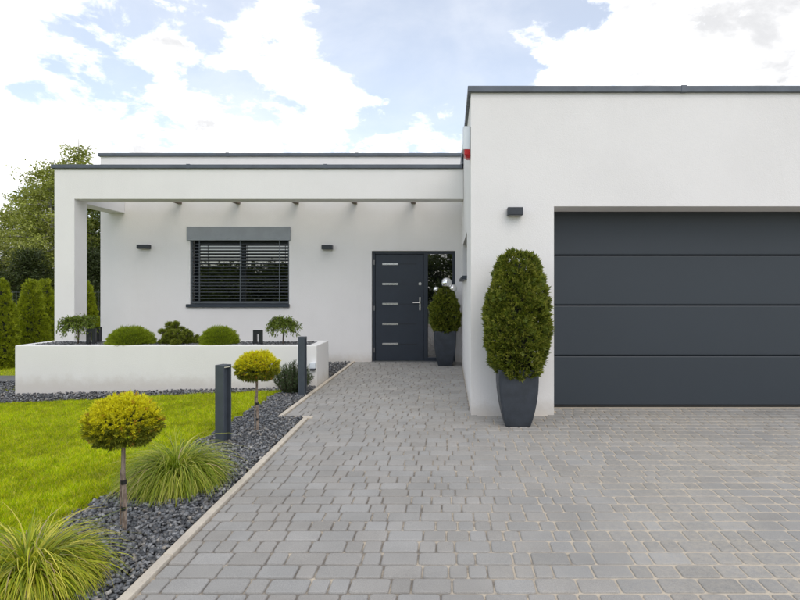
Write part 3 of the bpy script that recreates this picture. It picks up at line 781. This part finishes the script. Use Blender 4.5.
# dark dwarf pine of rounded tufts between the two domes
e = empty('dwarf_pine', ((178.5 - 449) * yb / F, yb, SZ), label='dark dwarf pine of knobbly tufts between the two needle domes', cat='shrub')
parts = []; br = MB()
tufts = []
while len(tufts) < 66:
    q = rng.uniform(-1, 1, 3)
    if q[2] > -.15 and q[0] ** 2 + q[1] ** 2 + (q[2] * .95) ** 2 < 1 and abs(q[0]) < 1.05 - .35 * max(q[2], 0): tufts.append((q[0] * .29, q[1] * .19, max(q[2] * .30 + .02, .03), rng.uniform(.04, .06)))
for (px, py, pz, r_) in tufts:
    c_ = np.array([px, py, pz]); n = 260
    O = unit(rng.normal(size=(n, 3))); O[:, 2] = O[:, 2] * .95 + .12
    parts.append(kites(c_ + O * r_ * .35, O + np.array([0, 0, .55]), rng.normal(size=(n, 3)), rng.uniform(.7, 1.2, n) * r_ * .95, .007, pick([(.06, .085, .012), (.08, .11, .014)], n), pick([(.19, .23, .025), (.27, .30, .035)], n)))
    br.tube([(0, 0, -.01), (px * .5, py * .5, pz * .45), (px, py, pz)], [.014, .010, .006], 5)
v, f, c = join(parts); np_obj('foliage', v, f, M_NEEDLE, e, col=c); br.build('branch', M_BARK, e)
# two weeping miniature trees
def weeping(loc, h, rx, label, seed):
    r2 = np.random.default_rng(seed)
    e = empty('weeping_tree', loc, label=label, cat='small tree')
    MB().tube([(0, 0, -.03), (.006, .003, h * .35), (-.004, 0, h * .68)], [.013, .011, .009], 7).build('trunk', M_BARK, e)
    br = MB(); P = []; Dd = []
    for i in range(60):
        a = r2.uniform(0, 6.28); L = r2.uniform(.55, 1.0) * rx; pts = []
        drop = r2.uniform(.3, 1.15); rise = r2.uniform(.16, .50)
        for s_ in np.linspace(0, 1, 8):
            pts.append(np.array([math.cos(a) * L * s_, math.sin(a) * L * s_, h * .62 + h * rise * math.sin(min(s_ * 1.7, 1.57)) - drop * h * .6 * max(s_ - .35, 0) ** 1.4 * 1.5]))
        br.tube([tuple(p) for p in pts], [.005, .004, .0035, .003, .003, .002, .002, .0015], 4)
        for j in range(1, 8):
            for _ in range(9):
                P.append(pts[j] + r2.normal(0, .016, 3)); Dd.append((pts[j] - pts[j - 1]) / L * 3 + r2.normal(0, .5, 3) + np.array([0, 0, -.1]))
    P = np.array(P); Dd = np.array(Dd); n = len(P)
    v, f, c = kites(P, Dd, r2.normal(size=(n, 3)) + np.array([0, 0, 1.2]), r2.uniform(.025, .045, n), .016, pick([(.05, .085, .015), (.07, .12, .02), (.04, .065, .014)], n, .25), pick([(.19, .26, .025), (.26, .32, .035)], n, .2))
    np_obj('foliage', v, f, M_LEAF, e, col=c); br.build('branch', M_BARK, e)
weeping(((78 - 449) * yb / F, yb, SZ), .42, .27, 'miniature weeping tree in the raised bed in front of the porch column', 3)
weeping(((283 - 449) * yb / F, yb, SZ), .41, .235, 'miniature weeping tree in the raised bed beside the single arch light', 5)
# rosemary-like bush by the bollard
def bush_stems(name, loc, rx, h, nst, label):
    e = empty(name, loc, label=label, cat='shrub'); P = []; Dd = []; br = MB()
    for i in range(nst):
        a = rng.uniform(0, 6.28); q = math.sqrt(rng.uniform(0, 1)); tip = np.array([math.cos(a) * q * rx, math.sin(a) * q * rx, h * (1 - .45 * q * q) * rng.uniform(.75, 1.05)]); b = np.array([tip[0] * .3, tip[1] * .3, 0])
        pts = [b + (tip - b) * s_ + np.array([tip[0], tip[1], 0]) * .12 * math.sin(s_ * 3.14) for s_ in np.linspace(0, 1, 6)]
        br.tube([tuple(p) for p in pts], [.004, .0035, .003, .0025, .002, .001], 4)
        for j in range(1, 6):
            for _ in range(13):
                P.append(pts[j] + (pts[j] - pts[j - 1]) * rng.uniform(-1, 0)); Dd.append(unit(pts[j] - pts[j - 1]) * .8 + rng.normal(0, .6, 3))
    P = np.array(P); n = len(P)
    v, f, c = kites(P, np.array(Dd), rng.normal(size=(n, 3)), rng.uniform(.03, .05, n), .006, pick([(.035, .06, .018), (.05, .085, .03)], n), pick([(.075, .115, .045), (.10, .14, .06)], n))
    np_obj('foliage', v, f, M_NEEDLE, e, col=c); br.build('stem', M_BARK, e); return e
bush_stems('rosemary_bush', (-2.08, 7.12, -.01), .27, .44, 150, 'loose dark green needle bush at the foot of the raised bed beside the bollard')

# golden standards: a flattened ball on a clean stem
def golden(loc, rx, h, zc, label, n=52000):
    e = empty('golden_standard', loc, label=label, cat='small tree')
    MB().tube([(0.004, 0, -.05), (.006, 0, .15), (-.006, .004, .32), (0, 0, zc)], [.0135, .0125, .0115, .010], 9).build('stem', M_STEM, e)
    for z in (.125, .275): MB().tube([(.005 - z * .02, 0, z - .011), (.005 - z * .02, 0, z + .011)], .0155, 10).build('tie', M_BLACK, e)
    for z in (.06,): MB().tube([(-.03, .018, -.04), (-.026, .016, .34)], .006, 6).build('stake', M_STEM, e)
    m = n // 26
    th = rng.uniform(0, 6.28, m); cz = rng.uniform(-.8, 1, m); sn = np.sqrt(1 - cz ** 2); lm = lumps(12, .07)(th, cz * 1.2)
    O = np.stack([sn * np.cos(th), sn * np.sin(th), cz], 1)
    s = rng.uniform(.78, .98, m) * lm
    hz = np.where(cz > 0, h * .56, h * .40)
    P = np.stack([O[:, 0] * rx * s, O[:, 1] * rx * s, zc + O[:, 2] * hz * s], 1)
    ax = unit(O + np.array([0, 0, .45]) * (cz > -.1)[:, None] + np.array([0, 0, -.5]) * (cz < -.45)[:, None] + rng.normal(0, .22, (m, 3)))
    w = np.clip((cz + .18 + rng.normal(0, .25, m)) / .5, 0, 1)       # new golden growth sits on the upper shoots
    i_ = np.repeat(np.arange(m), 26); n = len(i_); a_ = ax[i_]; k_ = rng.uniform(0, 1, n)[:, None]
    Pn = P[i_] + a_ * (k_ * .030); Dr = a_ * .9 + rng.normal(0, .42, (n, 3)); w = w[i_][:, None]
    grn0 = pick([(.07, .095, .010), (.10, .12, .012)], n); grn1 = pick([(.19, .22, .015), (.26, .27, .02)], n)
    yel0 = pick([(.60, .50, .012), (.48, .44, .014)], n); yel1 = pick([(.96, .86, .010), (.92, .85, .02), (.86, .82, .03), (.74, .74, .02)], n)
    orange = rng.uniform(0, 1, m)[i_] < .035
    c1 = grn1 * (1 - w) + yel1 * w; c1[orange & (k_[:, 0] > .5)] = (.48, .17, .03)
    v, f, c = kites(Pn, Dr, rng.normal(size=(n, 3)), rng.uniform(.6, 1.15, n) * .022, .0038, grn0 * (1 - w) + yel0 * w, c1)
    np_obj('foliage', v, f, M_NEEDLE, e, col=c)
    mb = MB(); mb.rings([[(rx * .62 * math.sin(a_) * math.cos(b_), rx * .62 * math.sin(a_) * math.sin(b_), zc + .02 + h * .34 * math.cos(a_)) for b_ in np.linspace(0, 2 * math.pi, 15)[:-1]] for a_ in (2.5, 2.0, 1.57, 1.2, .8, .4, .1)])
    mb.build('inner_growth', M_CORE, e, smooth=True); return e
golden((-1.855, 3.04, float(terr(-1.85))), .178, .262, .602, 'golden needle ball on a bare stem between the two ornamental grass clumps')
golden((-1.85, 5.14, float(terr(-1.85))), .182, .262, .612, 'golden needle ball on a bare stem between the two bollard lights')

# ornamental grass clumps
def clump(loc, nb, Lm, label, bias=(0, 0), seed=1, cols=None):
    r2 = np.random.default_rng(seed)
    e = empty('ornamental_grass', loc, label=label, cat='ornamental grass')
    n = nb; seg = 8
    a = r2.uniform(0, 6.28, n); q = np.sqrt(r2.uniform(0, 1, n)); el = R(1) * (86 - 27 * q + r2.normal(0, 10, n))
    hd = np.stack([np.cos(a) + bias[0], np.sin(a) + bias[1]], 1); hd = hd / np.linalg.norm(hd, axis=1, keepdims=True)
    L = Lm * r2.uniform(.6, 1.05, n) * (1.12 - .42 * q); bend = r2.uniform(1.9, 3.1, n) * (0.85 + .25 * q)
    pos = np.stack([np.cos(a) * q * .085, np.sin(a) * q * .085, np.full(n, -.01)], 1); side = np.stack([-hd[:, 1], hd[:, 0], np.zeros(n)], 1) + r2.normal(0, .25, (n, 3))
    side = unit(side); wd = r2.uniform(.0045, .0088, n)
    twist = r2.normal(0, .35, n); rows = []
    for i in range(seg + 1):
        s_ = i / seg; w = wd * (1 - s_ ** 2.2) * (0.55 + .45 * min(1, s_ * 4)) + .0003
        rows.append((pos - side * w[:, None] / 2, pos + side * w[:, None] / 2))
        ang = el - bend * s_ ** 1.25 * 1.15
        hh = hd + side[:, :2] * (twist * s_)[:, None]
        hd = hd + r2.normal(0, .07, hd.shape); el = el + r2.normal(0, .06, n)
        step = np.stack([hh[:, 0] * np.cos(ang), hh[:, 1] * np.cos(ang), np.sin(ang)], 1) * (L / seg)[:, None]
        pos = pos + step; pos[:, 2] = np.maximum(pos[:, 2], .006 + .01 * r2.uniform(0, 1, n))
    V = np.stack([x_ for rw in rows for x_ in rw], 1)          # n, 2*(seg+1), 3
    k = 2 * (seg + 1); fb = np.array([(2 * i, 2 * i + 1, 2 * i + 3, 2 * i + 2) for i in range(seg)])
    Fc = (fb[None] + (np.arange(n) * k)[:, None, None]).reshape(-1, 4)
    base = pick(cols, n, .2); dead = r2.uniform(0, 1, n) < .03; base[dead] = pick([(.42, .34, .17), (.50, .42, .24)], int(dead.sum()), .2); tip = np.clip(base * np.array([1.35, 1.2, 1.3]), 0, 1)
    C = np.stack([base * (1 - s_) + tip * s_ for s_ in np.repeat(np.linspace(0, 1, seg + 1), 2)], 1).reshape(-1, 3)
    np_obj('blades', V.reshape(-1, 3), Fc, M_BLADE, e, col=C); return e
YG1 = [(.33, .40, .02), (.42, .47, .03), (.23, .32, .016), (.53, .54, .06), (.60, .58, .10), (.16, .22, .014)]
GG1 = [(.21, .30, .02), (.29, .37, .03), (.14, .22, .016), (.38, .44, .05), (.50, .52, .12)]
clump((-1.90, 3.72, float(terr(-1.9))), 3300, .555, 'arching ornamental grass clump behind the nearer golden ball and before the bollard', (-.10, -.12), 4, GG1)
clump((-1.91, 2.42, float(terr(-1.91))), 3300, .51, 'arching yellow-green ornamental grass clump in front of both golden balls beside the lawn', (-.05, -.05), 9, YG1)

# ================================================================= HEDGE ROW
def thuja_proto(nsp):
    h = 1.72; prof = lambda q: .33 * (1 - q) ** .62 * (.80 + .2 * min(1, q * 8)) + .012
    e = empty('columnar_thuja'); core('inner_growth', prof, h, M_CORE, e, .74)
    P, O = revolve_cloud(nsp, prof, h, lumps(14, .10), .86); P = lobes(P, O, 170); n = len(P)
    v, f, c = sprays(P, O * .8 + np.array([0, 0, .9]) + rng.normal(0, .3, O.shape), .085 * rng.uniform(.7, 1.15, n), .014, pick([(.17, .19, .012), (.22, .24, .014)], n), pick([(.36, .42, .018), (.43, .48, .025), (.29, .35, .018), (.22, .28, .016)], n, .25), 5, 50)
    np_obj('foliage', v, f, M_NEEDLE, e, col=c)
    MB().tube([(0, 0, -.1), (0, 0, h * .5)], [.03, .015], 6).build('trunk', M_BARK, e); return e
th0 = thuja_proto(4200); th0['category'] = 'hedge conifer'; th0['group'] = 'columnar conifers along the garden edge'
spots = [(-8.72, 10.35, 1.0, 'columnar golden-green conifer in the hedge row standing farthest from the house'), (-9.05, 11.55, 1.0, 'columnar golden-green conifer, next in the hedge row behind the raised bed end'), (-9.75, 12.85, 1.02, 'columnar golden-green conifer in the hedge row half hidden by the porch column'), (-9.75, 14.3, 1.0, 'columnar golden-green conifer seen between porch column and house wall'), (-7.9, 9.9, .0, ''), (-9.3, 10.4, 1.02, ''), (-10.6, 11.6, 1.0, '')]
i = 0
for (x_, y_, s_, lab) in spots:
    if not lab: continue
    o = th0 if i == 0 else copy_tree(th0)
    o.location = (x_, y_, float(terr(x_)) - .02); o.scale = (1.0, 1.0, s_); o.rotation_euler = (0, 0, i * 1.7); o['label'] = lab; i += 1

# fence behind the hedge
fe = empty('mesh_fence', (-14, 15.6, -.2), label='grey wire mesh fence behind the columnar conifers', cat='fence')
for i in range(9): box('post', (-12 + i * 2.5 - .03, -12 + i * 2.5 + .03, -.03, .03, 0, 1.62), M_FENCE, fe)
for i in range(8):
    mb = MB(); x0 = -12 + i * 2.5 + .035
    for k in range(25): mb.box(x0 + k * .1, x0 + k * .1 + .007, -.004, .004, .05, 1.55)
    for z in (.08, .5, 1.0, 1.5): mb.box(x0, x0 + 2.43, -.009, -.004, z, z + .012)
    mb.build('mesh_panel', M_FENCE, fe)

# ================================================================= TREES
def tree(name, loc, h, rx, nleaf, L, W_, c0, c1, label, bark, seed, crown0=.25, lean=(0, 0), droop=0.0, nl=46, conifer=False, group=None, mt=None, clr=.28, cat='tree'):
    r2 = np.random.default_rng(seed); e = empty(name, loc, label=label, cat=cat, group=group)
    tr = MB(); top = np.array([lean[0], lean[1], h]); tp = [np.array([lean[0] * s_ ** 1.5, lean[1] * s_ ** 1.5, h * s_]) + r2.normal(0, .012 * h, 3) * (0 < s_ < 1) * np.array([1, 1, 0]) for s_ in np.linspace(0, 1, 9)]
    r0 = .018 * h + .02
    tr.tube([tuple(p - np.array([0, 0, .15]) * (i_ == 0)) for i_, p in enumerate(tp)], [r0 * (1 - .93 * s_) for s_ in np.linspace(0, 1, 9)], 8); 
    tr.build('trunk', bark, e, smooth=True)
    lb = MB(); A = []; wts = []
    at_ = lambda s_: tp[min(int(s_ * 8), 7)] + (tp[min(int(s_ * 8), 7) + 1] - tp[min(int(s_ * 8), 7)]) * (s_ * 8 - min(int(s_ * 8), 7))
    for i in range(nl):
        s_ = crown0 + (1 - crown0) * (i + r2.uniform(0, 1)) / nl * .97; a = i * 2.4 + r2.normal(0, .3)
        q = (s_ - crown0) / (1 - crown0)
        R_ = rx * ((1 - q) ** .8 * .95 + .06 if conifer else (math.sin(math.pi * min(1, .22 + q * .76)) ** .7)) * r2.uniform(.65, 1.1)
        up = (-.05 if conifer else .5 - .1 * q) + r2.normal(0, .12)
        b = at_(s_ * .985); dv = np.array([math.cos(a), math.sin(a), up]); pts = []
        for w in np.linspace(0, 1, 6):
            pts.append(b + dv * R_ * w + np.array([0, 0, -droop * R_ * w * w]) + r2.normal(0, .03 * R_, 3) * (w > 0))
        lb.tube([tuple(p) for p in pts], [max(.004, .35 * r0 * (1 - s_) + .01) * (1 - .85 * w) for w in np.linspace(0, 1, 6)], 5, caps=False)
        for w in np.linspace(.3, 1, 6):
            p0 = b + dv * R_ * w + np.array([0, 0, -droop * R_ * w * w])
            A.append(p0); wts.append(.4 + w * R_)
    lb.build('limbs', bark, e)
    A = np.array(A); wts = np.array(wts); wts /= wts.sum(); idx = r2.choice(len(A), nleaf // 14, p=wts)
    C = A[idx] + np.clip(r2.normal(0, clr * .7, (len(idx), 3)), -clr * 1.2, clr * 1.2) * np.array([1, 1, .7]) * min(1, rx / 1.6)
    P = np.repeat(C, 14, 0) + np.clip(r2.normal(0, clr * .42, (len(C) * 14, 3)), -clr * .8, clr * .8) * np.array([1, 1, .8]); n = len(P)
    hang = np.array([0, 0, -droop * 1.5])
    Dr = r2.normal(0, 1, (n, 3)) * np.array([1, 1, .55]) + hang + (np.array([0, 0, .5]) if conifer else 0)
    sh = np.repeat(r2.uniform(.75, 1.25, len(C)), 14)[:, None]
    v, f, c = kites(P, Dr, r2.normal(0, .6, (n, 3)) + np.array([0, 0, 1]), r2.uniform(.7, 1.25, n) * L, W_, pick(c0, n, .2) * sh, pick(c1, n, .2) * sh)
    np_obj('crown', v, f, mt or M_LEAF, e, col=c); return e
BI0 = [(.25, .28, .06), (.30, .33, .07), (.21, .24, .05)]; BI1 = [(.35, .38, .08), (.42, .44, .11), (.48, .48, .15)]
DE0 = [(.065, .09, .018), (.08, .11, .02)]; DE1 = [(.10, .135, .025), (.13, .16, .03)]
PI0 = [(.03, .045, .016), (.04, .056, .018)]; PI1 = [(.06, .08, .024), (.08, .10, .03)]
GR = 'trees beyond the garden fence'
zg = -.2
tree('birch_tree', (-14.7, 19.2, zg), 6.3, 1.45, 20000, .10, .06, BI0, BI1, 'slender pale-leaved birch rising beside the porch column', M_BIRCH, 21, .12, (.5, 0), .35, 52, group=GR, clr=.26)
tree('birch_tree', (-13.45, 19.8, zg), 7.2, 1.1, 12000, .10, .06, BI0, BI1, 'tallest birch with airy top just behind the porch column', M_BIRCH, 22, .12, (-.3, 0), .35, 52, group=GR, clr=.25)
tree('birch_tree', (-15.9, 20.6, zg), 5.9, 1.4, 18000, .10, .06, BI0, BI1, 'shorter birch between the tall birches and the pines', M_BIRCH, 23, .12, (.2, 0), .35, 46, group=GR, clr=.26)
tree('birch_tree', (-17.9, 21.5, zg), 5.0, 1.4, 16000, .10, .06, BI0, BI1, 'low bushy birch behind the dark pines, away from the house', M_BIRCH, 29, .12, (.2, 0), .35, 46, group=GR, clr=.28)
tree('broadleaf_tree', (-12.4, 20.5, zg), 5.4, 1.6, 20000, .10, .06, DE0, DE1, 'mid-green broadleaf tree seen between porch column and house wall', M_BARK, 24, .1, (0, 0), .1, 46, group=GR)
tree('broadleaf_tree', (-16.6, 23.5, zg), 4.6, 2.0, 20000, .10, .06, DE0, DE1, 'mid-green broadleaf tree behind the pines and birches', M_BARK, 25, .1, (0, 0), .1, 46, group=GR)
for i, (x_, y_, h_, lab) in enumerate([(-17.3, 18.4, 3.7, 'dark pine beyond the fence above the first hedge conifer'), (-15.3, 17.4, 3.0, 'small dark pine below the leaning birch'), (-13.6, 17.2, 2.9, 'small dark pine beyond the fence close to the porch column'), (-12.0, 18.0, 3.0, 'small dark pine seen low between porch column and house wall'), (-19.2, 20.5, 4.2, 'dark pine at the end of the tree line, behind the other pines'), (-18.6, 17.2, 3.2, 'broad dark pine at the open end of the tree line')]):
    tree('pine_tree', (x_, y_, zg), h_, 1.35, 19000, .11, .03, PI0, PI1, lab, M_BARK, 40 + i, .06, (0, 0), .15, 50, True, GR, M_NEEDLE, .24)
# across the street, mirrored in the window and the side light
for i, x_ in enumerate((-20.5, -17.2, -14.2, -11.5, -8.6, -5.4, -2.2, 1.0)):
    tree('roadside_tree', (x_, -15.5 + (i % 3) * 1.1, zg), (3.2, 3.0, 2.9, 3.1, 3.5, 4.2, 4.1, 4.5)[i], 2.2, 9000, .22, .15, DE0, DE1, 'dark roadside tree across the street mirrored in the window glass', M_BARK, 60 + i, .08, (0, 0), .1, 36, group='trees mirrored in the glass', clr=.4)
